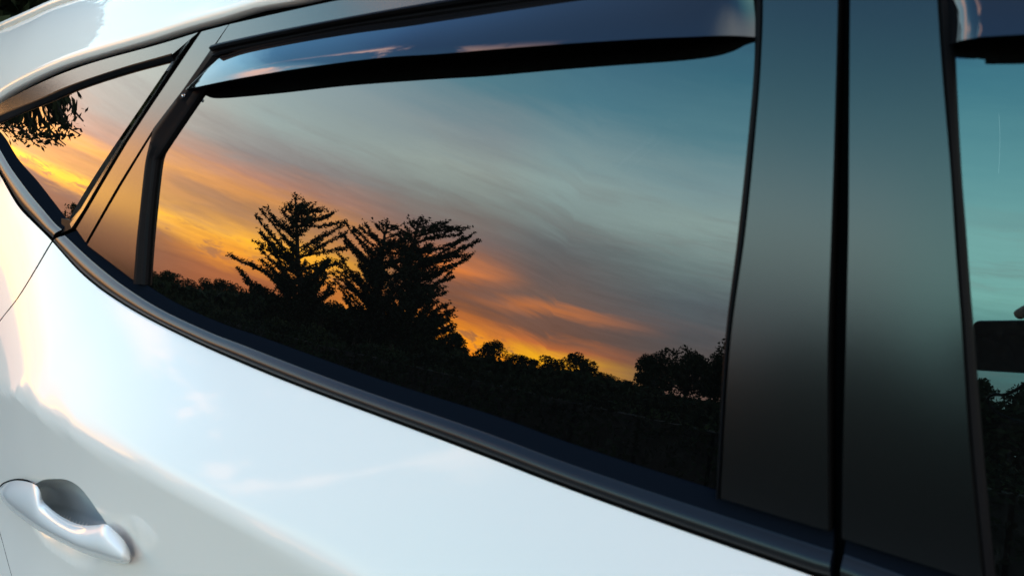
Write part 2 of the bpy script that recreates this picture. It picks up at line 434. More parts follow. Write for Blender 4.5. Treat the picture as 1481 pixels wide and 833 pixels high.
def zrows(x0):                  # rows dense around crease and handle, as a share of belt..bottom
    r = [0, 0.003, 0.008, 0.016, 0.03]
    while r[-1] < 1:
        v = r[-1]; r.append(v + (0.0055 if 0.2 < v < 0.66 else 0.02))
    r[-1] = 1.0
    return r
cols = []
c = 0.0
SPAN = XG - xs(CZ)
hcol = (CX-xs(CZ))/SPAN
while c < 1:
    cols.append(c); c += 0.0042 if abs(c-hcol) < 0.16 else (0.004 if c < .02 else 0.018)
cols.append(1.0)
rear_door = skin('rear_door', lambda z: xs(z)+0.0028, lambda z: XG-0.004, M['paint'], car, DOOR, cols, 0.40, zrows(0), None, snap_rim)
front_door = skin('front_door', lambda z: XG+0.004, lambda z: 0.98, M['paint'], car, BODY, [i/50 for i in range(51)], 0.40, [i/50 for i in range(51)])
quarter = skin('rear_quarter_panel', lambda z: -2.55, lambda z: xs(z)-0.0028, M['paint'], car, BODY,
               [i/70 for i in range(71)], 0.40, [0, .005, .015]+[0.03+0.97*i/50 for i in range(51)])
# dark jamb behind the seams
jamb = mesh('door_jamb', *(lambda n: ([(-1.9+2.9*i/(n-1), BODY(-1.9+2.9*i/(n-1), min(z, zb(-1.9+2.9*i/(n-1))-0.03))+0.045, min(z, zb(-1.9+2.9*i/(n-1))-0.03)) for z in (1.3, 1.1, 0.95, 0.8, 0.6, 0.4) for i in range(n)], grid_faces(6, n)))(40), M['gap'], car)
# bright roof and pillar sheet: from the black roof line up over the cant rail and across
SIL = [(0,46.5),(32,29),(60,17),(90,4),(140,-12),(230,-40),(420,-90),(700,-140),(1000,-165),(1300,-170)]
sil3 = []
for a, b in SIL:
    p = hit_y(a, b, lambda x, z: S(x, za(x))+0.10)
    sil3.append((p.x, p.z))
ZS = dense(sorted(sil3 + [(sil3[0][0]-.35, sil3[0][1]-0.05), (sil3[0][0]-.8, sil3[0][1]-.14)]))
zs = lambda x: interp(ZS, x)
YC = 1.40
def roof_sheet():
    n = 90; vs = []; rows = 0
    X = [-2.5 + 3.1*i/(n-1) for i in range(n)]
    prof = []
    for k in range(13): prof.append(('b', k/12))
    for k in range(1, 9): prof.append(('c', k/8))
    for kind, t in prof:
        for x in X:
            z0 = za(x); y0 = S(x, z0)-0.010; z1 = max(zs(x), z0+0.02); y1 = y0+0.11
            if kind == 'b':
                cy, cz_ = y0+0.042, z0+(z1-z0)*0.80
                y = (1-t)**2*y0+2*t*(1-t)*cy+t*t*y1; z = (1-t)**2*z0+2*t*(1-t)*cz_+t*t*z1
            else:
                y = y1+(YC-y1)*t; z = z1+0.035*math.sin(t*PI/2)
            vs.append((x, y, z))
    # top edge lip at the roof line
    b = len(vs)
    for i, x in enumerate(X): v = vs[i]; vs.append((v[0], v[1]+0.016, v[2]-0.002))
    fs = grid_faces(len(prof), n) + [(b+i, b+i+1, i+1, i) for i in range(n-1)]
    return vs, fs
roof = mesh('roof', *roof_sheet(), M['paint'], car)
# roof drip moulding along the silhouette, with the roof rail foot
def tube(path, r, seg=10, name='tube', m=None, parent=None, rfun=None, squash=1.0):
    path = [Vector(p) for p in path]; n = len(path); vs = []
    up = Vector((0, 0, 1))
    for i, p in enumerate(path):
        d = (path[min(i+1, n-1)]-path[max(i-1, 0)]).normalized()
        a = d.cross(up); a = a.normalized() if a.length > 1e-4 else Vector((1, 0, 0)); bb = a.cross(d)
        rr = r*(rfun(i/(n-1)) if rfun else 1)
        for k in range(seg):
            t = 2*PI*k/seg; vs.append(p+a*math.cos(t)*rr+bb*math.sin(t)*rr*squash)
    fs = grid_faces(n, seg, True) + [tuple(range(seg)), tuple(reversed(range((n-1)*seg, n*seg)))]
    return mesh(name, vs, fs, m, parent)
mp = []
for i in range(40):
    x = -2.5+3.0*i/39; mp.append((x, S(x, za(x))-0.01+0.098, zs(x)-0.004))
tube(mp, 0.010, 10, 'roof_moulding', M['paint'], car)
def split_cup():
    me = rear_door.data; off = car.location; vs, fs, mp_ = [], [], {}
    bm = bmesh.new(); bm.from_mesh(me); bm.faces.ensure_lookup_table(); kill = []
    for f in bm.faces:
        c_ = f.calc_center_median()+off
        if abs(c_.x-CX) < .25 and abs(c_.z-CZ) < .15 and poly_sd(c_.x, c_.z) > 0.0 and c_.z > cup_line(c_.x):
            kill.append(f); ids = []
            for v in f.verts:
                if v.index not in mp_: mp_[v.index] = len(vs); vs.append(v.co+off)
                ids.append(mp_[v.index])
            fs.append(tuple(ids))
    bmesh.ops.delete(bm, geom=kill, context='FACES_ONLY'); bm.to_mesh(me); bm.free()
    mesh('handle_cup_shaded', vs, fs, M['cup'], rear_door)
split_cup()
# ---- rear door: frame, seals, glass, trim, visor
D = rear_door
FR_A = xz([(291,46.5),(240,122),(184,206.5),(127,303),(110,331)], .010)
FR_B = xz([(331,36),(311,64.5),(266,131),(222,186.5),(170,270),(124,351)], .010)
ribbon('door_frame', FR_A, FR_B, slab(.010), M['panel'], D, 60, resample=linres)
UP_A = xz([(332,35.5),(400,20),(485,1.5),(600,-21),(800,-54),(1000,-79),(1211,-99)], .010)
UP_B = xz([(313,64),(400,45),(500,26),(620,4.5),(760,-18),(900,-34),(1090,-47),(1211,-52)], .010)
ribbon('door_frame', UP_A, UP_B, slab(.010), M['panel'], D, 80)
SA_A = xz([(221.5,192),(173,271),(125,354)], .009)
SA_B = xz([(221,194),(213,237),(206,300),(200,350),(196,408)], .009)
ribbon('sail_panel', SA_A, SA_B, slab(.0085), M['panel'], D, 40, resample=linres)
BP_A = xz([(1101,-110),(1102,0),(1100,71),(1094,158),(1077,330),(1054,500),(1040,720)], .011)
BP_B = xz([(1214,-110),(1214,0),(1209,200),(1205,330),(1200,500),(1200,640),(1201,768)], .011)
ribbon('pillar_panel', BP_A, BP_B, [(0,-.002),(0,.0098),(.012,.0105),(.33,.0109),(.66,.0111),(.98,.0110),(1,.0100),(1,-.008)], M['panel'], D, 60)
GL_A = xz([(300,40),(260,140),(232,192),(214,240),(207,300),(202,350),(196,412),(200,425)])
GL_B = xz([(1106,-60),(1104,65),(1096,158),(1078,330),(1058,500),(1048,700),(1044,735)])
def sheet(name, outline_top, outline_bot, m, parent, nx, nz, off=0.0, bul=None):
    T = catmull(outline_top, nx); B = catmull(outline_bot, nx); vs = []
    for r in range(nz):
        t = r/(nz-1)
        for i in range(nx):
            q = T[i].lerp(B[i], t); o = off + (bul(i/(nx-1), t) if bul else 0)
            vs.append((q.x, S(q.x, q.y)-o, q.y))
    return mesh(name, vs, grid_faces(nz, nx), m, parent)
WT = xz([(222,190),(262,118),(308,60),(420,36),(620,0),(900,-38),(1110,-52)])
WB = xz([(190,404),(250,443),(370,492),(538,553),(700,606),(870,664),(1060,726)])
sheet('window_glass', WT, WB, M['glass'], D, 70, 30)
# rubber round the glass
SE_O = xz([(312,64.5),(289,98),(265.5,131.5),(223,187),(213,237),(206,300),(200.5,350),(196,409)], .008)
SE_I = xz([(330,84),(306,115),(285,145),(242,209),(227,231),(221,280),(216,335),(211,412)], .003)
SEALP = [(0,.004),(0,.010),(.15,.0125),(.4,.0115),(.6,.007),(.85,.006),(.97,.004),(1,-.002)]
ribbon('window_seal', SE_O, SE_I, SEALP, M['seal'], D, 70, resample=linres)
SR_O = xz([(1101,-52),(1102,0),(1100,71),(1094,158),(1077,330),(1054,500),(1040,720)], .006)
SR_I = xz([(1088,-52),(1089,0),(1091,65),(1085,158),(1067.5,330),(1047.5,500),(1036,718)], .003)
ribbon('window_seal', SR_O, SR_I, [(0,-.002),(0,.008),(.3,.0085),(.7,.006),(1,.002),(1,-.002)], M['seal'], D, 60)
ST_O = xz([(312,65),(330,60.5),(400,45.5),(500,26.5),(620,5),(760,-17),(900,-33),(1090,-47)], .008)
ST_I = xz([(308,84),(327,77),(400,62),(500,42),(620,24),(760,5),(900,-13),(1090,-30)], .010)
ribbon('window_seal', ST_O, ST_I, [(0,-.002),(0,.009),(.1,.0145),(.3,.0175),(.5,.0145),(.6,.0095),(.66,.010),(.85,.0125),(1,.010),(1,-.002)], M['seal'], D, 80)
# visor: its lower edge is found where the glass must mirror it
CREST = [(270,130),(285,125.5),(302,122),(382,107),(450,97),(525,86),(620,80),(772,67),(910,57.5),(1048,52),(1082,52.5),(1096,53)]
LIP = [(318,142.8),(400,136),(500,125),(620,116),(703,111),(800,102.5),(882,96),(979,89),(1030,83),(1060,75),(1078,66)]
def poly_y(P, x):
    for i in range(len(P)-1):
        if P[i][0] <= x <= P[i+1][0]:
            return P[i][1]+(P[i+1][1]-P[i][1])*(x-P[i][0])/(P[i+1][0]-P[i][0])
    return P[0][1] if x < P[0][0] else P[-1][1]
def mirror_edge(lip, crest):
    E = []
    for a, b in lip:
        p = hit(a, b); n = Vector(((p.x-FX)/RX, -1, SL+(p.z-FZ)/RZ)).normalized(); v = ray(a, b); r = v-2*v.dot(n)*n
        s = 0.0005
        while s < 0.2:
            q = p+r*s; x, y = project(q)
            if y <= poly_y(crest, x): break
            s += 0.0005
        E.append(q)
    return E
E1 = mirror_edge(LIP, CREST)
lo = min(S(e.x, e.z)-e.y for e in E1); hi = max(S(e.x, e.z)-e.y for e in E1)
print('visor stand-off', round(lo, 3), round(hi, 3))
for _x in (-2,-1.6,-1.3,-1,-.6,-.2): print('ROOF', _x, round(za(_x),3), round(zs(_x),3), round(zb(_x),3), round(zc(_x),3))
VT = xz([(300,104),(314,86),(330,79),(375,66),(500,42),(620,24.5),(793,-1),(900,-15),(1000,-26),(1086,-32)], .011)
e0 = hit(272, 131, .012); e1 = hit(1094, 54, .004)
CE = [(e0.x, e0.z, S(e0.x, e0.z)-e0.y)] + [(e.x, e.z, S(e.x, e.z)-e.y) for e in E1] + [(e1.x, e1.z, S(e1.x, e1.z)-e1.y)]
def visor(name, VT, CE, parent, n=240, k=9):
    T = catmull(VT, n); Ec = catmull([Vector(c) for c in CE], n); vs = []
    for r in range(k):
        t = r/(k-1); w = math.sin(t*PI/2)**1.0
        for i in range(n):
            x = T[i].x+(Ec[i].x-T[i].x)*t; z = T[i].y+(Ec[i].y-T[i].y)*t
            o = 0.011+(Ec[i].z-0.011)*(0.35*t+0.65*w)
            vs.append((x, S(x, z)-o, z))
    N = len(vs)
    for r in range(k):          # inner face, 2.5 mm behind
        for i in range(n):
            v = vs[r*n+i]; vs.append((v[0], v[1]+0.0025, v[2]))
    f1 = grid_faces(k, n); f2 = [tuple(reversed([q+N for q in f])) for f in f1]
    edge = [((k-1)*n+i, (k-1)*n+i+1, N+(k-1)*n+i+1, N+(k-1)*n+i) for i in range(n-1)]
    for c in (0, n-1): edge += [(r*n+c, (r+1)*n+c, N+(r+1)*n+c, N+r*n+c) for r in range(k-1)]
    o = mesh(name, vs, f1+f2+edge, M['visor'], parent, True, 40)
    o.data.materials.append(M['visor_under'])
    for i in range(len(f1), len(f1)+len(f2)+len(edge)): o.data.polygons[i].material_index = 1
    return o
visor('window_visor', VT, CE, D)
# belt trim
TRP = [(0,-.003),(0,.0010),(.03,.0018),(.15,.0035),(.30,.0056),(.41,.0070),(.43,.0074),(.455,.0084),(.49,.0098),(.535,.0116),(.59,.0129),(.65,.0136),(.71,.0137),(.77,.0132),(.83,.0122),(.89,.0108),(.95,.0088),(1,.0062),(1,-.003)]
def trim(A, B, parent, n):      # flat rubber ledge above a rounded plastic bead
    o = ribbon('belt_trim', A, B, TRP, M['ledge'], parent, n)
    o.data.materials.append(M['trim'])
    for i, p in enumerate(o.data.polygons):
        if 5*(n-1) <= i < (len(TRP)-1)*(n-1): p.material_index = 1
    return o
trim(xz(TRIM_TOP+[(1203,767)], .008), xz(TRIM_BOT+[(1203,841)], .009), D, 90)
# small screw on the seal by the visor end
sc = hit(266, 138, .013)
tube([sc, sc+Vector((0,-.002,0))], .0022, 8, 'visor_screw', M['chrome'], D)
# ---- front door
Dn = front_door
ribbon('pillar_panel', xz([(1228,-110),(1227.5,0),(1226,200),(1225,330),(1221,500),(1217,640),(1215,778)], .012),
       xz([(1350,-110),(1357,0),(1364,100),(1376,240),(1382,330),(1387,400),(1392,461),(1397,535),(1405,650),(1424,845)], .012),
       [(0,-.008),(0,.0100),(.012,.0110),(.33,.0111),(.66,.0111),(.985,.0109),(1,.0098),(1,-.002)], M['panel'], Dn, 60)
XF = 0.82
ribbon('window_seal', xz([(1350,-110),(1357,0),(1364,100),(1376,240),(1382,330),(1387,400),(1392,461),(1397,535),(1405,650),(1424,845)], .006),
       xz([(1376,-110),(1379,0),(1381,79),(1389,240),(1396,330),(1401,400),(1406,461),(1412,535),(1424,680),(1440,845)], .003),
       [(0,-.002),(0,.008),(.3,.009),(.7,.006),(1,.002),(1,-.002)], M['seal'], Dn, 60)
zf_t = xz([(1450,-60)])[0][1]; zf_b = xz([(1500,850)])[0][1]
sheet('window_glass', xz([(1358,-66),(1450,-68)])+[(0.35, zf_t-.01),(XF-.3, zf_t-0.05)], xz([(1404,828),(1500,858)])+[(0.4, zf_b-.03),(XF, zf_b-.04)], M['glass_front'], Dn, 40, 24)
FC = [(1366,68),(1380,62),(1415,53.5),(1481,50.5),(1560,50),(1650,52)]
FL = [(1402,83.5),(1448,89.5),(1481,93)]
E2 = mirror_edge(FL, FC)
e0 = hit(1368, 68, .004)
CE2 = [(e0.x, e0.z, .004)] + [(e.x, e.z, S(e.x, e.z)-e.y) for e in E2] + [(E2[-1].x+.25, E2[-1].z-.012, .034), (XF-.12, E2[-1].z-.05, .004)]
VT2 = xz([(1376,-62),(1450,-66),(1560,-68)], .011)+[(XF-.3, zf_t-0.06)]
visor('window_visor', VT2, CE2, Dn)
ribbon('door_frame', xz([(1216,-102),(1330,-106),(1450,-108)], .010)+[(0.35, zf_t+.035),(XF-.3, zf_t)], xz([(1216,-54),(1330,-60),(1450,-64)], .010)+[(0.35, zf_t+.0),(XF-.3, zf_t-.04)], slab(.010), M['panel'], Dn, 50)
trim(xz(FTRIM_TOP, .008)+[(0.4, zf_b+.0),(XF, zf_b-.015)], xz([(1215,848)]+FTRIM_BOT[1:], .012)+[(0.4, zf_b-.045),(XF, zf_b-.06)], Dn, 60)
# ---- quarter window
qi = [(94,317),(75,292),(50,260),(25,230),(7,200),(-4,187),(-14,180)]
qt = [(251,86),(212,96),(175,106),(130,121.5),(92,137),(45,155),(0,175),(-14,180)]
quarter_window = sheet('quarter_window', xz([(255,80),(212,92),(175,102),(130,117.5),(92,133),(45,151),(0,171),(-18,178)]), xz([(97,322),(73,296),(46,262),(21,232),(3,202),(-8,189),(-18,182)]), M['glass'], car, 40, 30, 0.0,
    lambda a, t: 0.0016*math.sin(PI*t)*(1-a) - 0.0010*math.sin(2*PI*min(1, t*1.0))*(1-a))
Q = quarter_window
ribbon('window_frame', xz([(287,47),(225,66),(125,94),(62,118.5),(0,150),(-20,164),(-34,178)], .010), xz([(249,79),(222,86),(175,99.5),(100,125),(50,147),(0,166),(-22,179)], .010), slab(.010), M['panel'], Q, 60)
ribbon('window_seal', xz([(250.5,78),(222,86),(175,99.5),(100,125),(50,147),(0,166),(-22,179)], .008), xz([(252,87),(212,97),(175,106.5),(130,121.5),(92,137),(45,157),(0,177)], .002), [(0,.002),(0,.0105),(.3,.010),(.7,.006),(1,.002),(1,-.003)], M['seal'], Q, 60)
ribbon('window_frame', xz([(251.5,80),(243,102),(212,150),(172,208),(130,275),(115,300),(100,318)], .006), xz([(283,48),(262,78),(222,141),(180,206.5),(121,305),(104,331)], .010), [(0,-.003),(0,.003),(.15,.0055),(.45,.0085),(.9,.010),(1,.008),(1,-.006)], M['panel'], Q, 60, resample=linres)
trim(xz([(98,322),(88,313),(72,292),(48,261),(22,231),(3,200),(-10,186),(-24,181)], .006), xz([(74,346.5),(60,334),(48,322),(25,297),(0,254),(-18,222),(-34,194),(-39,186)], .012), Q, 70)
ribbon('window_frame', xz([(99,319),(101,330)], .009), xz([(84,316),(84,338)], .010), slab(.005), M['seal'], Q, 8, resample=linres)
# dark channel behind all the gaps of the window line
def backing():
    n = 60; T = catmull(xz([(-38,180),(0,146),(62,116),(125,91),(225,62),(287,43),(400,12),(620,-30),(900,-86),(1215,-116),(1450,-124)]), n)
    vs = []
    for r in range(2):
        for q in T: vs.append((q.x, S(q.x, q.y)+0.006, q.y - (0.022 if r else -0.004)))
    fs = grid_faces(2, n)
    for A_, B_ in (([(296,40),(184,197),(104,318),(66,340)], [(280,52),(176,212),(114,345),(84,360)]),
                   ([(1208,-115),(1206,330),(1196,500),(1198,900)], [(1233,-115),(1232,330),(1228,500),(1222,900)])):
        A_ = linres(xz(A_), 20); B_ = linres(xz(B_), 20); b = len(vs)
        for L_ in (A_, B_):
            for q in L_: vs.append((q.x, S(q.x, q.y)+0.004, q.y))
        fs += [tuple(i+b for i in f) for f in grid_faces(2, 20)]
    # thin line between sail panel and frame, and the junction under the trim
    return vs, fs
gap_seal = mesh('gap_seal', *backing(), M['gap'], car)
# weather strip end at the roof line
# ---- door handle
H_T = [(-3,709),(8,699),(22,695),(40,696.5),(52,701),(58,710),(63,725),(82,742),(104,754.5),(122,759.5),(140,759),(154,758),(168,769),(180,782),(188,797),(190,806)]
H_B = [(-3,709),(2,722),(14,736),(32,750),(50,763),(72,776),(92,786),(112,796),(130,803),(146,808),(158,812),(168,814),(178,815),(185,814),(189,810),(190,806)]
def handle():
    n = 56; A = linres([tuple(v) for v in catmull(H_T, 200)], n); B = linres([tuple(v) for v in catmull(H_B, 200)], n)
    vs = []; prof = [0, .015, .05, .10, .18, .28, .4, .52, .64, .75, .84, .91, .96, .985, 1.0]
    for t in prof:
        for i in range(n):
            q = A[i].lerp(B[i], t); s = i/(n-1)
            base = 0.003+0.014*math.sin(PI*s)**0.8
            w = (A[i]-B[i]).length*0.0011
            f = math.sin(PI/2*min(1, t/.70))**0.85 if t < .70 else (1-((t-.70)/.30)**2.2)
            dome = min(0.014, w*0.42)*f
            vs.append(hitB(q.x, q.y, base+dome))
    N = len(vs)
    for k, t in enumerate(prof):
        for i in range(n):
            s = i/(n-1); t2 = .5+(t-.5)*.7; q = A[i].lerp(B[i], t2)
            base = 0.003+0.014*math.sin(PI*s)**0.8
            vs.append(hitB(q.x, q.y, base-0.005 if .25 < s < .85 else -0.004))
    f = grid_faces(len(prof), n); f2 = [tuple(reversed([q+N for q in x])) for x in f]
    k = len(prof)
    ed = [(i, i+1, N+i+1, N+i) for i in range(n-1)] + [((k-1)*n+i, (k-1)*n+i+1, N+(k-1)*n+i+1, N+(k-1)*n+i) for i in range(n-1)]
    return vs, f+f2+ed
dh = mesh('door_handle', *handle(), M['silver'], D)
# thin dark joint round the handle ends
def joint(px):
    P_ = [hitB(a, b, 0.004) for a, b in px]
    return catmull(P_, 24)
tube(joint([(-1,704),(6,698),(20,693.5),(36,694),(48,699),(57,706)]), .0012, 6, 'handle_gasket', M['gap'], D)
tube([v+Vector((0,-.012,0)) for v in joint([(155,757),(168,768),(180,781),(189,795),(193,805)])], .0019, 6, 'handle_gasket', M['gap'], D)
# ---- cabin: far door, seats, wheel, floor
def box(vs, fs, x0, x1, y0, y1, z0, z1):
    b = len(vs)
    vs += [(x0,y0,z0),(x1,y0,z0),(x1,y1,z0),(x0,y1,z0),(x0,y0,z1),(x1,y0,z1),(x1,y1,z1),(x0,y1,z1)]
    fs += [tuple(i+b for i in f) for f in ((0,3,2,1),(4,5,6,7),(0,1,5,4),(1,2,6,5),(2,3,7,6),(3,0,4,7))]
def rbox(name, x0, x1, y0, y1, z0, z1, m, parent, bev=0.03, seg=3):
    vs, fs = [], []; off = Vector(car.location); box(vs, fs, x0, x1, y0, y1, z0, z1)
    bm = bmesh.new(); vv = [bm.verts.new(Vector(v)-off) for v in vs]
    for f in fs: bm.faces.new([vv[i] for i in f])
    bmesh.ops.bevel(bm, geom=list(bm.edges), offset=bev, segments=seg, profile=0.5, affect='EDGES')
    me = bpy.data.meshes.new(name); bm.to_mesh(me); bm.free(); me.materials.append(m)
    me.polygons.foreach_set('use_smooth', [True]*len(me.polygons))
    o = link(name, me, parent); o['_incar'] = 1; return o
BELT = 1.10
rbox('cabin_floor', -2.3, 1.5, .60, 2.15, .36, .44, M['cabin'], car, .01, 1)
rbox('far_door_trim', -1.1, 0.9, 2.08, 2.2, .45, BELT-.02, M['cabin'], car, .03)
for x in (-0.95, 0.12):
    for y in (.98, 1.72):
        st = rbox('seat', x, x+.5, y-.25, y+.25, .5, .66, M['seatcloth'], car, .06)
        bk = rbox('backrest', x-.12, x+.04, y-.25, y+.25, .62, 1.16, M['seatcloth'], st, .05)
        rbox('headrest', x-.12, x-.02, y-.12, y+.12, 1.18, 1.34, M['seatcloth'], st, .04)
rbox('dashboard', .98, 1.45, .66, 2.14, .75, 1.06, M['cabin'], car, .08)
sw = []
for k in range(33):
    t = 2*PI*k/32; sw.append((.86-.05*math.sin(t)*1.0, 1.0+.185*math.cos(t), 1.0+.17*math.sin(t)))
tube(sw, .014, 8, 'steering_wheel', M['cabin'], car)
# ---- far side, mirrored in the car's middle plane
def mirrored(o, parent):
    me = o.data.copy(); off = car.location.y
    for v in me.vertices: v.co.y = 2*(YC-off)-v.co.y
    me.flip_normals()
    n = bpy.data.objects.new(o.name.split('.')[0], me); C.objects.link(n); n.parent = parent; return n
for top in (rear_door, front_door, quarter, roof, quarter_window, gap_seal, jamb):
    nt_ = mirrored(top, car)
    for ch in list(top.children):
        if ch.name.split('.')[0] in ('handle_gasket', 'visor_screw'): continue
        mirrored(ch, nt_)
# ---- nose, windscreen, tail, wheels (beyond the frame)
def loft(name, rows, m, parent, n=None):
    nc = len(rows[0]); return mesh(name, [v for r in rows for v in r], grid_faces(len(rows), nc), m, parent)
def arch(x, yo, zt, k=15, crown=0.05, zlow=0.35):
    pts = []
    for i in range(k):
        t = i/(k-1)*PI; c = math.cos(t); s = math.sin(t)
        pts.append((x, YC-(YC-yo)*math.copysign(abs(c)**0.45, c), zlow+(zt-zlow)*abs(s)**0.35))
    return pts
yb = BODY(0.98, .8)
loft('bonnet', [arch(0.98, yb, 1.12), arch(1.3, yb+.0, 1.06), arch(1.7, yb+.04, .98), arch(1.95, yb+.14, .86), arch(2.05, yb+.26, .62)], M['paint'], car)
loft('tailgate', [arch(-2.5, BODY(-2.5, .9)+.02, za(-2.5)+.0), arch(-2.58, BODY(-2.5, .9)+.10, za(-2.5)-.12), arch(-2.66, BODY(-2.5, .9)+.2, .95)], M['paint'], car)
ws = []
for t in (0, .33, .66, 1):
    x = .55+.6*t; z = zs(.5)+.01-(zs(.5)-1.10)*t
    ws.append([(x+.10*math.sin(PI*k/12), S(.5, 1.3)+.05+(2*YC-2*S(.5, 1.3)-.1)*k/12, z) for k in range(13)])
loft('windscreen', ws, M['glass_front'], car)
def lathe(name, prof, m, parent, cx, cy, cz_, seg=36):
    vs = []
    for (r, y) in prof:
        for k in range(seg):
            t = 2*PI*k/seg; vs.append((cx+r*math.cos(t), cy+y, cz_+r*math.sin(t)))
    return mesh(name, vs, grid_faces(len(prof), seg, True), m, parent)
for cx in (-1.75, 1.35):
    for sgn, cy in ((1, .72 if cx < 0 else .58), (-1, 2*YC-(.72 if cx < 0 else .58))):
        w = lathe('wheel', [(.0, .0), (.10, .005), (.20, .03), (.235, .02), (.24, 0)], M['chrome'], car, cx, cy, .34) if sgn > 0 else lathe('wheel', [(.0, .0), (.10, -.005), (.20, -.03), (.235, -.02), (.24, 0)], M['chrome'], car, cx, cy, .34)
        lathe('tyre', [(.24, 0), (.27, -.015*sgn), (.33, -.005*sgn), (.34, .04*sgn), (.34, .2*sgn), (.30, .22*sgn), (.1, .22*sgn)], M['tyre'], w, cx, cy, .34)
for o in C.objects:
    if '_incar' in o: del o['_incar']
# ------------------------------------------------------------------ ground
def ground_mat(name, c1, c2, sc, bump):
    m = mat(name, c1, 1.0, spec=0.0); nt = m.node_tree; q = G(nt); p = nt.nodes['Principled BSDF']
    t = q.n('ShaderNodeTexCoord').outputs['Object']
    nt.links.new(q.mix(q.noise(t, sc, 6, 0.65), c1+(1,), c2+(1,)), p.inputs['Base Color'])
    b = q.n('ShaderNodeBump'); b.inputs['Strength'].default_value = bump; q.put(b.inputs['Height'], q.noise(t, sc*9, 5, 0.7)); b.inputs['Distance'].default_value = .02
    nt.links.new(b.outputs[0], p.inputs['Normal']); return m
asph = ground_mat('pale_concrete', (.17,.168,.16), (.23,.226,.215), 3.0, .6)  # unseen ground, made pale to bounce light onto the lower doors
grass = ground_mat('grass_field', (.018,.026,.010), (.034,.046,.018), .6, 1.0)
def sheet_xy(name, x0, x1, y0, y1, z, m, n=2):
    vs = [(x0+(x1-x0)*i/(n-1), y0+(y1-y0)*j/(n-1), z) for j in range(n) for i in range(n)]
    o = mesh(name, vs, grid_faces(n, n), m, None, False); return tag(o, kind='structure')
sheet_xy('ground', -900, 900, -900, 900, -0.004, grass)
sheet_xy('car_park', -14, 14, -5, 6, 0.0, asph)
kvs, kfs = [], []
box(kvs, kfs, -14, 14, -5.16, -5.0, 0.0, .12); box(kvs, kfs, -14, 14, 6.0, 6.16, 0, .12)
tag(mesh('kerb', kvs, kfs, mat('kerb_concrete', (.25,.25,.24), .9, bump=.5, bscale=60), None, False), kind='structure')
# ------------------------------------------------------------------ trees
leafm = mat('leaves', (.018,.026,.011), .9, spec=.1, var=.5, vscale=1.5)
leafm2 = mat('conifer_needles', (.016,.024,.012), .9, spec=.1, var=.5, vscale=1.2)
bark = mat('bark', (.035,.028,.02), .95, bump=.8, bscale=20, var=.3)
def dirof(px, py):               # direction seen mirrored in the glass at this place of the side window
    p = hit(px, py); n = Vector(((p.x-FX)/RX, -1, SL+(p.z-FZ)/RZ)).normalized(); v = ray(px, py)
    return p, v-2*v.dot(n)*n
def at_dist(px, py, D_):          # point on that sight line at horizontal distance D_
    p, r = dirof(px, py); h_ = math.hypot(r.x, r.y); return p+r*(D_/h_)
def leaf(vs, fs, p, size, rnd, flat=0.0):
    a = Vector((rnd.gauss(0,1), rnd.gauss(0,1), rnd.gauss(0,1)*(1-flat))).normalized()
    b = a.cross(Vector((rnd.gauss(0,1), rnd.gauss(0,1), rnd.gauss(0,1)+flat*2))).normalized()
    a *= size; b *= size*rnd.uniform(.35, .6); k = len(vs)
    vs += [p-a, p+b*.9, p+a, p-b*.9]; fs.append((k, k+1, k+2, k+3))
def limb(vs, fs, path, r0, r1, seg=5):
    path = [Vector(p) for p in path]; n = len(path); b = len(vs)
    for i, p in enumerate(path):
        d = (path[min(i+1, n-1)]-path[max(i-1, 0)]).normalized(); u = Vector((0,0,1)) if abs(d.z) < .9 else Vector((1,0,0))
        a = d.cross(u).normalized(); c_ = a.cross(d); r = r0+(r1-r0)*i/(n-1)
        for k in range(seg): t = 2*PI*k/seg; vs.append(p+a*math.cos(t)*r+c_*math.sin(t)*r)
    fs += [tuple(i+b for i in f) for f in grid_faces(n, seg, True)]
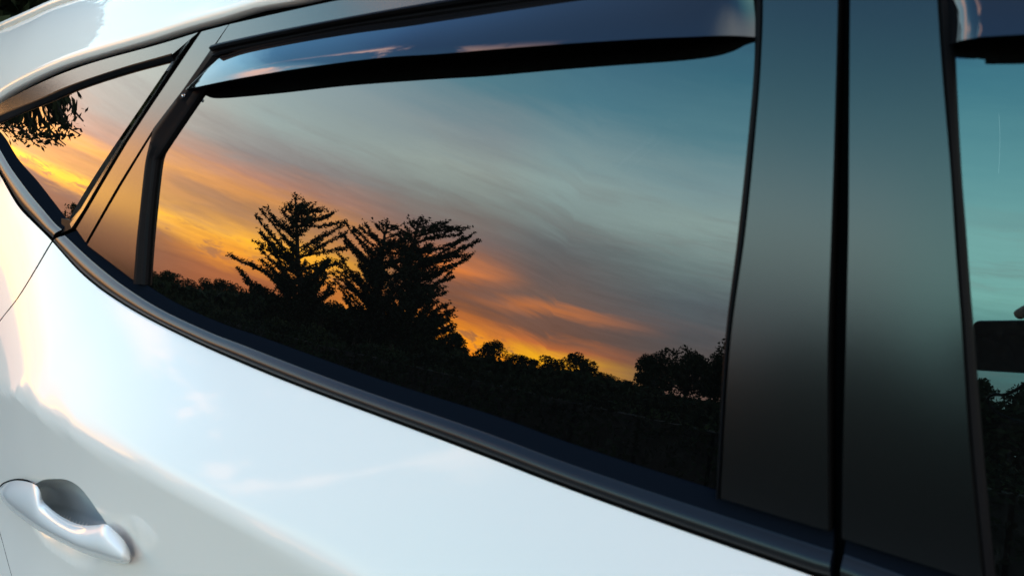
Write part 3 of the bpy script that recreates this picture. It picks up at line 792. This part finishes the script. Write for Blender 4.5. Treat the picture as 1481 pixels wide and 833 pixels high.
def boughed_tree(label, DIST, trunk_px, tips, seed, extra=26, leafn=46, group=None, lsz=.105, low=None):
    rnd = random.Random(seed)
    tp = [at_dist(a, b, DIST) for a, b in trunk_px]; base = tp[0].copy(); base.z = 0
    root = empty('conifer_tree', base); tag(root, label, 'tree', group)
    vs, fs, lv, lf = [], [], [], []
    path = [base]+tp[1:] if tp[0].z < 1 else [base]+tp
    limb(vs, fs, path, .20, .05, 8)
    dirn = (base-CAM); dirn.z = 0; dirn.normalize()
    def on_trunk(z):
        for i in range(len(path)-1):
            if path[i].z <= z <= path[i+1].z: return path[i].lerp(path[i+1], (z-path[i].z)/max(1e-6, path[i+1].z-path[i].z))
        return path[-1].copy() if z > path[-1].z else path[0].copy()
    def bough(tip, fat=1.0):
        hz = math.hypot(tip.x-on_trunk(tip.z).x, tip.y-on_trunk(tip.z).y)
        b0 = on_trunk(max(.6, tip.z-hz*rnd.uniform(.3, .95)))
        mid = b0.lerp(tip, .55)+Vector((rnd.uniform(-.08, .08)*hz, 0, rnd.uniform(-.12, .10)*hz))
        pts = [b0.lerp(mid, t/3).lerp(mid.lerp(tip, t/3), t/3) for t in range(4)]
        pts = catmull([b0, mid, tip], 8)
        limb(vs, fs, pts, .05, .012, 4)
        L = (tip-b0).length; side = (tip-b0).cross(Vector((0,0,1))).normalized()
        nt = max(4, int(L/.13))
        for k in range(nt):
            t = (k+rnd.random())/nt
            if t < .12: continue
            q = pts[min(6, int(t*7))].lerp(pts[min(7, int(t*7)+1)], t*7-int(t*7))
            spread = .46*(1-t)*fat+.12
            for s in (-1, 1):
                tw = q+side*s*spread*rnd.uniform(.3, 1)+(tip-b0).normalized()*rnd.uniform(.15, .5)+Vector((0,0,rnd.uniform(-.10, .22)))
                limb(vs, fs, [q, tw], .010, .005, 3)
                for j in range(int(7*fat)):
                    leaf(lv, lf, q.lerp(tw, rnd.random()**.7)+Vector((rnd.gauss(0,.05), rnd.gauss(0,.05), rnd.gauss(0,.04))), rnd.uniform(.7,1.3)*lsz, rnd, .3)
        for j in range(7): leaf(lv, lf, tip-(tip-b0).normalized()*rnd.uniform(0,.4)+Vector((rnd.gauss(0,.03), rnd.gauss(0,.03), rnd.gauss(0,.03))), lsz*.9, rnd)
    for a, b in tips:
        bough(at_dist(a, b, DIST+rnd.uniform(-.5, .5)))
    zt = path[-1].z
    for k in range(extra):          # boughs all round the trunk
        z = rnd.uniform(low or zt*.35, zt*.93); an = rnd.uniform(0, 2*PI); L = (zt-z)*.55+.7
        o_ = on_trunk(z)+dirn*math.cos(an)*L*1.2+dirn.cross(Vector((0,0,1)))*math.sin(an)*L*.55+Vector((0,0,L*.3))
        bough(o_, .9)
    off = base
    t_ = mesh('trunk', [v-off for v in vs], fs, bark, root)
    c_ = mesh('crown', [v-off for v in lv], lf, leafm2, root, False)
    return root
GRP_C = 'ragged conifers standing against the sunset, mirrored in the window'
boughed_tree('ragged conifer on the left of the pair mirrored in the rear window', 40,
    [(438,450),(432,400),(430,350),(428,310),(427,290)],
    [(427,287),(421,296),(414,300),(436,296),(446,298),(452,300),(440,301),(459,303),(467,306),(408,308),(480,309),(372,315),(380,308),(388,306),(398,322),(494,322),(488,330),(378,337),(382,343),(498,340),(372,352),(378,361),(390,352),(396,345),(470,316),(466,342),
     (336,373),(345,390),(352,398),(356,408),(370,412),(362,384),(380,378),(500,360),(496,378),(478,395),(472,380),(470,410),(390,400),(400,412)], 3, 40, low=1.8)
boughed_tree('ragged conifer in the middle of the mirrored group, behind its neighbours', 42,
    [(545,460),(548,420),(552,380),(556,340),(560,330)],
    [(558,321),(552,326),(542,324),(530,328),(522,330),(512,333),(505,332),(568,328),(575,330),(580,338),(500,345),(498,352),(494,340),(508,362),(490,368),(486,382),(492,396),(500,404),(505,415),(496,424),(502,436),(512,446),(508,455),(590,345),(600,360),(520,350),(530,372),(600,390),(488,410),(484,398)], 7, 54, low=1.6)
boughed_tree('dense dark conifer on the right of the mirrored group with long boughs to the right', 39,
    [(590,480),(592,420),(594,380),(600,345),(604,325)],
    [(608,320),(600,322),(594,324),(588,332),(616,322),(632,324),(645,323),(650,328),(658,332),(671,333),(664,340),(679,343),(690,350),(676,357),(666,347),(678,371),(677,373),(660,368),(656,386),(650,378),(652,393),(654,401),(640,392),(630,402),(622,398),(612,412),(622,420),(628,428),(630,438),(633,448),(632,455),(634,462),(638,470),(628,470),(575,400),(565,420),(570,440),(610,440),(560,380),(580,360)], 11, 80, low=1.2)
# broad trees of the far tree line; a few crown shapes, copied
def crown_mesh(seed, blobs, n, leafsz=.34, gap=.0):
    rnd = random.Random(seed); lv, lf = [], []
    B = []
    for _ in range(blobs):
        a = rnd.uniform(0, 2*PI); r = rnd.uniform(0, .8)**.6*.40; z = rnd.uniform(.38, .88)
        B.append((Vector((math.cos(a)*r, math.sin(a)*r*1.0, z)), rnd.uniform(.10, .18)))
    for k in range(n):
        c_, r = B[rnd.randrange(len(B))]
        d = Vector((rnd.gauss(0,1), rnd.gauss(0,1), rnd.gauss(0,1))).normalized()
        p = c_+d*r*rnd.uniform(.35, 1.08)**.5
        leaf(lv, lf, p*10, rnd.uniform(.6, 1.3)*leafsz, rnd)
    vs, fs = [], []
    limb(vs, fs, [(0,0,0),(.1,0,2.5),(0,.1,4.5),(.1,0,6.8)], .34, .12, 8)
    for c_, r in B: limb(vs, fs, [Vector((0,0,rnd.uniform(2.2,4.2))), (c_*10)*.6+Vector((0,0,1.3)), c_*10], .12, .03, 4)
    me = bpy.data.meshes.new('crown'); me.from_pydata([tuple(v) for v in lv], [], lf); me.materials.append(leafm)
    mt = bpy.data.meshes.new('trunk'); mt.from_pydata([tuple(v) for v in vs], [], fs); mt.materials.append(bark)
    return me, mt
VAR = [crown_mesh(21+i, 16+2*i, 3400, .30) for i in range(4)] + [crown_mesh(40, 34, 6500, .30)]
def broad_tree(loc, hgt, wid, var, label, group, rz):
    r = empty('broad_tree', loc, rz); tag(r, label, 'tree', group)
    r.scale = (wid/10, wid/10, hgt/10)
    c_ = bpy.data.objects.new('crown', VAR[var][0]); C.objects.link(c_); c_.parent = r
    t_ = bpy.data.objects.new('trunk', VAR[var][1]); C.objects.link(t_); t_.parent = r
    return r
rnd = random.Random(5)
LINE = [  # (px of the top in the mirrored view, width in px, distance, shape, label)
 (216,392,50,88,0,'round dark tree at the left end of the mirrored tree line'),
 (244,393,56,80,1,'round dark tree second from the left in the mirrored tree line'),
 (300,403,60,82,2,'low rounded tree right of the notch in the mirrored tree line'),
 (338,408,56,80,3,'low dark tree under the left boughs of the left conifer'),
 (380,418,60,78,0,'low dark tree below the trunk of the left mirrored conifer'),
 (425,422,64,70,1,'dark thicket tree under the middle of the left conifer'),
 (470,432,64,68,2,'dark thicket tree between the left and middle conifers'),
 (520,452,64,70,3,'dark thicket tree under the middle conifer'),
 (572,462,64,66,0,'dark thicket tree in front of the right conifer trunk'),
 (612,470,50,72,1,'low tree at the right foot of the dense conifer'),
 (655,479,52,84,4,'ragged round tree just right of the dense mirrored conifer'),
 (709,490,44,90,2,'small separate round tree under the orange streak'),
 (742,511,44,96,3,'low bush tree in the brightest part of the sunset'),
 (770,520,40,96,0,'low tree just left of the small reddish tree line dip'),
 (802,517,44,94,1,'small round tree edged red by the sunset'),
 (848,512,54,92,2,'rounded dark tree right of the sunset glow'),
 (882,540,44,98,3,'low tree in the dip left of the big right crown'),
 (908,551,44,98,0,'lowest tree of the mirrored line, in the notch'),
 (952,512,60,82,4,'spreading tree with gaps in its crown, left half of the big right crown'),
 (1000,508,76,80,4,'broad spreading tree, middle of the big right crown'),
 (1042,514,60,82,4,'spreading tree beside the dark pillar in the mirrored view'),
 (1085,500,90,70,1,'tall dark tree mirrored blurred in the rear door pillar'),
 (1140,478,110,66,2,'tall dark tree mirrored blurred in the middle pillar'),
 (1200,470,110,64,3,'tall dark tree mirrored right of the pillar gap'),
 (1265,480,110,66,0,'tall dark tree mirrored in the front door pillar'),
 (1330,505,100,70,1,'dark tree mirrored near the front window edge'),
 (1390,540,90,80,2,'low tree mirrored under the phone in the front window'),
 (1440,553,90,84,3,'low tree mirrored below the phone, left one'),
 (1500,556,90,84,0,'low tree mirrored below the phone, right one'),
 (110,312,60,84,2,'dark tree mirrored at the bottom of the small rear window'),
 (160,372,60,84,1,'dark tree mirrored in the panel behind the rear window'),
]
GL = 'trees of the far tree line, mirrored in the car windows'
for i, (px, py, w, d, v, lab) in enumerate(LINE):
    top = at_dist(px, py, d)
    L_ = at_dist(px-w/2, py, d); R_ = at_dist(px+w/2, py, d)
    wid = (L_-R_).length*1.25
    broad_tree((top.x, top.y, 0), max(2.5, top.z/.97), wid, v, lab, GL, rnd.uniform(0, 6.28))
# undergrowth closing the foot of the tree line (nobody could count it)
def thicket(name, a0, a1, d, h, n, seed, lab):
    rnd = random.Random(seed); lv, lf = [], []
    for k in range(n):
        a = math.radians(rnd.uniform(a0, a1)); r = d+rnd.uniform(-4, 4)
        ad_ = math.degrees(a); hh = h*(1 if ad_ < -48 else .78)*(.86+.10*math.sin(a*23+seed)+.05*math.sin(a*61)) + (1.9*max(0, 1-abs(ad_+54)/9)**.5 if abs(ad_+54) < 9 else 0) + (8.5*min(1, (6.5-abs(ad_+13.5))/2.5) if abs(ad_+13.5) < 6.5 else 0) + (4.6*min(1, (12-abs(ad_-2))/5) if abs(ad_-2) < 12 else 0)
        leaf(lv, lf, Vector((math.sin(a)*r, -math.cos(a)*r, rnd.random()**.8*hh)), rnd.uniform(.4, .9), rnd)
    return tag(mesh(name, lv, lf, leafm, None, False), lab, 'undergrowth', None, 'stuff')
thicket('undergrowth', -100, 60, 74, 2.5, 52000, 2, 'dark undergrowth closing the foot of the far tree line')
# trees all round the horizon, beside and behind
k = 0
for a in list(range(30, 100, 7)) + list(range(-150, -92, 8)):
    ar = math.radians(a+rnd.uniform(-2, 2)); d = rnd.uniform(60, 85)
    broad_tree((math.sin(ar)*d, -math.cos(ar)*d, 0), rnd.uniform(7, 10), rnd.uniform(9, 14), k % 5, 'dark broad tree on the edge of the field around the car park', 'trees around the field', rnd.uniform(0, 6)); k += 1
def hedge():  # added to black out the lit ground in the window reflections
    rnd = random.Random(4); root = empty('hedge', (-4, -5.9, 0)); tag(root, 'dark hedge added along the car park edge to hide the ground mirrored low in the windows', 'hedge')
    lv, lf = [], []
    for k in range(60000):
        x = rnd.uniform(-26, 22); t = rnd.uniform(0, PI); hh = 1.05+.06*math.sin(x*1.7)+.06*math.sin(x*4.1)+rnd.gauss(0, .04)
        leaf(lv, lf, Vector((x, .45*math.cos(t), hh*abs(math.sin(t))**.5)), rnd.uniform(.03, .06), rnd)
    mesh('foliage', lv, lf, leafm, root, False)
    vs, fs = [], []
    for k in range(60):
        x = -25.5+k*.8; limb(vs, fs, [(x, 0, 0), (x+.1, .05, .5), (x-.05, -.05, .95)], .03, .012, 4)
        box(vs, fs, x-.42, x+.42, -.28, .28, .08, .9)
    mesh('stem', vs, fs, bark, root, False)
hedge()
# near tree overhanging, mirrored in the little rear window
def near_tree():
    rnd = random.Random(9); base = Vector((-13.5, 1.9, 0)); root = empty('overhanging_tree', base)
    tag(root, 'leafy tree behind the car whose drooping branch is mirrored in the small rear window', 'tree')
    vs, fs, lv, lf = [], [], [], []
    limb(vs, fs, [(0,0,0),(.1,0,1.8),(0,.1,3.2),(.2,0,4.8)], .24, .1, 8)
    tips = [(108,150),(112,166),(110,182),(102,196),(92,202),(96,172),(84,160),(70,150),(50,150),(62,185),(66,202),(50,206),(34,208),(24,200),(36,190),(50,168),(30,165),(98,143),(85,140),(88,186),(20,178),(10,172),(12,190),(70,172),(104,174)]
    for a, b in tips:
        p, r = dirof(a, b); t = (base.x+3.1-p.x)/r.x
        tip = p+r*t - base+Vector((rnd.uniform(-.4, .4), 0, 0)); b0 = Vector((.1, 0, 3.0+rnd.random()))
        mid = b0.lerp(tip, .5)+Vector((0, 0, .35)); pts = catmull([b0, mid, tip], 8); limb(vs, fs, pts, .05, .01, 4)
        for j in range(120):
            s = rnd.random()**.6; q = pts[int(s*6.99)].lerp(pts[int(s*6.99)+1], .5)
            leaf(lv, lf, q+Vector((rnd.gauss(0,.13), rnd.gauss(0,.12), rnd.gauss(0,.08))), rnd.uniform(.04, .085), rnd)
    for j in range(24000):
        d = Vector((rnd.gauss(0,1), rnd.gauss(0,1), rnd.gauss(0,1))).normalized()*rnd.random()**.33
        q = Vector((0+d.x*2.3, d.y*2.3, 4.9+d.z*1.9))
        leaf(lv, lf, q, rnd.uniform(.06, .13), rnd)
    mesh('trunk', vs, fs, bark, root); mesh('crown', lv, lf, leafm, root, False)
near_tree()
# dark trees close behind the car, on the far side
for i, (x, y, hh, w) in enumerate([(-9.5, 4.6, 6.5, 6.5), (-13, 7.0, 7.5, 8), (-12, 3.2, 6, 5.5), (-7, 8.5, 7, 7), (-2, 12, 7.5, 8), (4, 13, 7, 8), (10, 12, 7.5, 8)]):
    broad_tree((x, y, 0), hh, w, 4 if i < 3 else i % 4, ['dark leafy tree rising just over the rear roof edge of the car', 'taller dark tree behind the one over the roof edge', 'dark leafy tree low behind the rear of the car', 'leafy tree beyond the far side of the car', 'leafy tree straight behind the middle of the car', 'leafy tree beyond the car bonnet', 'last leafy tree beyond the front of the car'][i], 'trees behind the car park', i*1.3)
# ------------------------------------------------------------------ phone and photographer (mirrored in the front window)
def camloc(x, y, z): return CAM + ROT @ Vector((x, y, z))
phm = mat('phone_back', (.01,.01,.012), .25, ior=1.5)
skin_m = mat('skin', (.42,.27,.2), .55, var=.1, vscale=40)
cloth = mat('dark_jacket', (.015,.016,.02), .95, bump=.5, bscale=300)
jean = mat('dark_trousers', (.02,.022,.03), .95)
hair = mat('dark_hair', (.02,.014,.01), .6)
bm = bmesh.new()
x0, x1, y0, y1 = -.143, .012, -.048, .022
pb = [bm.verts.new((x, y, z)) for z in (.003, .011) for x, y in ((x0,y0),(x1,y0),(x1,y1),(x0,y1))]
for f in ((0,3,2,1),(4,5,6,7),(0,1,5,4),(1,2,6,5),(2,3,7,6),(3,0,4,7)): bm.faces.new([pb[i] for i in f])
bmesh.ops.bevel(bm, geom=[e_ for e_ in bm.edges if abs(e_.verts[0].co.z-e_.verts[1].co.z) > .004], offset=.009, segments=5, profile=.5, affect='EDGES')
bmesh.ops.bevel(bm, geom=[e_ for e_ in bm.edges if abs(e_.verts[0].co.z-e_.verts[1].co.z) < .001], offset=.0018, segments=2, profile=.5, affect='EDGES')
me = bpy.data.meshes.new('phone'); bm.to_mesh(me); bm.free(); me.materials.append(phm)
phone = link('phone', me); phone.matrix_world = cam.matrix_world.copy()
tag(phone, 'black phone held sideways, mirrored in the front window', 'phone')
def ring_(name, r0, r1, z, m, parent):
    vs = []; n = 28
    for r, zz in ((r0, z), (r0, z-.0012), (r1, z-.0012), (r1, z)):
        for k in range(n): vs.append((math.cos(2*PI*k/n)*r, math.sin(2*PI*k/n)*r, zz))
    return _mesh(name, vs, grid_faces(4, n, True), m, parent)
ring_('lens_ring', .0075, .0058, .003, M['chrome'], phone)
scr = _mesh('screen', [(x0+.006, y0+.003, .0112), (x1-.006, y0+.003, .0112), (x1-.006, y1-.003, .0112), (x0+.006, y1-.003, .0112)], [(0,1,2,3)], mat('screen_glass', (.01,.012,.015), .05), phone, False)
# body by skin modifier: one continuous surface
def skinned(name, verts, edges, radii, m, parent, lvl=2, rootv=0):
    me = bpy.data.meshes.new(name); me.from_pydata([tuple(v) for v in verts], edges, []); me.materials.append(m)
    o = link(name, me, parent)
    sk = o.modifiers.new('skin', 'SKIN'); sk.use_smooth_shade = True
    for i, r in enumerate(radii):
        d = me.skin_vertices[0].data[i]; d.radius = (r if isinstance(r, tuple) else (r, r)); d.use_root = (i == rootv)
    ss = o.modifiers.new('sub', 'SUBSURF'); ss.levels = lvl; ss.render_levels = lvl
    return o
pbase = Vector((.40, -.42, 0))
person = empty('person', pbase); tag(person, 'person in dark clothes taking the picture with a phone beside the front door', 'person')
rel = lambda v: Vector(v)-pbase
palmR = rel(camloc(.030, .015, .030)); palmL = rel(camloc(.008, -.075, .035))
V = [(0,0,.98),(0,0,1.12),(0,0,1.27),(0,0,1.40),(0,.0,1.48),(0,.005,1.55),          # pelvis..neck
     (-.17,.01,1.42),(-.30,.02,1.24), tuple(palmR+Vector((.02,-.06,-.05))), (.17,.01,1.42),(.10,.10,1.20), tuple(palmL+Vector((.05,-.05,-.05)))]
V += [(-.10,0,.90),(-.11,.03,.50),(-.11,-.02,.09),(-.11,.11,.04),(.10,0,.90),(.11,.03,.50),(.11,-.02,.09),(.12,.11,.04)]
Eb = [(0,1),(1,2),(2,3),(3,4),(4,5),(3,6),(6,7),(7,8),(3,9),(9,10),(10,11),(0,12),(12,13),(13,14),(14,15),(0,16),(16,17),(17,18),(18,19)]
Rb = [(.15,.11),(.135,.10),(.15,.11),(.15,.10),(.07,.07),(.055,.055),.06,.048,.034,.06,.048,.034,.085,.062,.045,.035,.085,.062,.045,.035]
body = skinned('body', V, Eb, Rb, cloth, person)
hv = [(0,.005,1.52),(0,.01,1.60),(0,.03,1.67),(0,.0,1.72),(0,.115,1.645),(0,.10,1.59),(.085,.02,1.65),(-.085,.02,1.65)]
head = skinned('head', hv, [(0,1),(1,2),(2,3),(2,4),(1,5),(2,6),(2,7)], [(.05,.05),(.065,.075),(.078,.09),(.07,.08),(.014,.018),(.03,.025),(.012,.025),(.012,.025)], skin_m, person)
hr = skinned('hair', [(0,-.035,1.62),(0,-.02,1.70),(0,.03,1.755)], [(0,1),(1,2)], [(.075,.07),(.085,.085),(.06,.05)], hair, person)
def hand(name, palm, wrist, fingers, thumb, parent):
    vs = [wrist, palm]; ed = [(0,1)]; ra = [.024, (.030,.018)]
    for ch in fingers+[thumb]:
        prev = 1
        for j, p in enumerate(ch):
            vs.append(p); ed.append((prev, len(vs)-1)); prev = len(vs)-1
            ra.append([.0105, .0092, .0085, .0075][min(j, 3)])
    return skinned(name, vs, ed, ra, skin_m, parent, 2, 0)
cl = lambda x, y, z: rel(camloc(x, y, z))
# right hand holds the phone's near end; index finger runs along the top edge
hand('hand', palmR, palmR+Vector((.02,-.06,-.05)),
     [[cl(.010,.045,.028), cl(-.030,.052,.022), cl(-.058,.044,.014), cl(-.086,.0268,.008)],
      [cl(.022,.020,.000), cl(.018,.012,-.012), cl(.014,.004,-.010)],
      [cl(.026,.0,.004), cl(.022,-.010,-.012), cl(.016,-.016,-.008)],
      [cl(.024,-.022,.006), cl(.020,-.034,-.008), cl(.014,-.036,-.006)]],
     [cl(.010,.020,.036), cl(-.020,.012,.024), cl(-.036,.004,.019)], person)
hand('hand', palmL, palmL+Vector((.05,-.05,-.05)),
     [[cl(-.02,-.088,.022), cl(-.040,-.072,.010), cl(-.046,-.058,.006)],
      [cl(-.01,-.092,.012), cl(-.022,-.078,.0), cl(-.028,-.060,.0)],
      [cl(.004,-.095,.008), cl(-.004,-.080,-.004), cl(-.010,-.062,-.002)],
      [cl(.018,-.092,.010), cl(.012,-.080,.0), cl(.006,-.064,.0)]],
     [cl(-.012,-.062,.036), cl(-.030,-.045,.024), cl(-.040,-.034,.018)], person)
# knuckle of the raised second finger seen above the phone's edge, and the wrist strap below
strap = catmull([camloc(-.060,-.052,.006), camloc(-.078,-.066,.008), camloc(-.100,-.078,.010), camloc(-.118,-.080,.010), camloc(-.128,-.090,.012), camloc(-.100,-.11,.015), camloc(-.02,-.12,.03)], 40)
tag(tube(strap, .0022, 8, 'wrist_strap', M['seal'], None), 'thin dark cord hanging under the phone, mirrored in the front window', 'cord')
SC.render.engine = 'CYCLES'
SC.cycles.max_bounces = 8; SC.cycles.glossy_bounces = 5; SC.cycles.transparent_max_bounces = 8
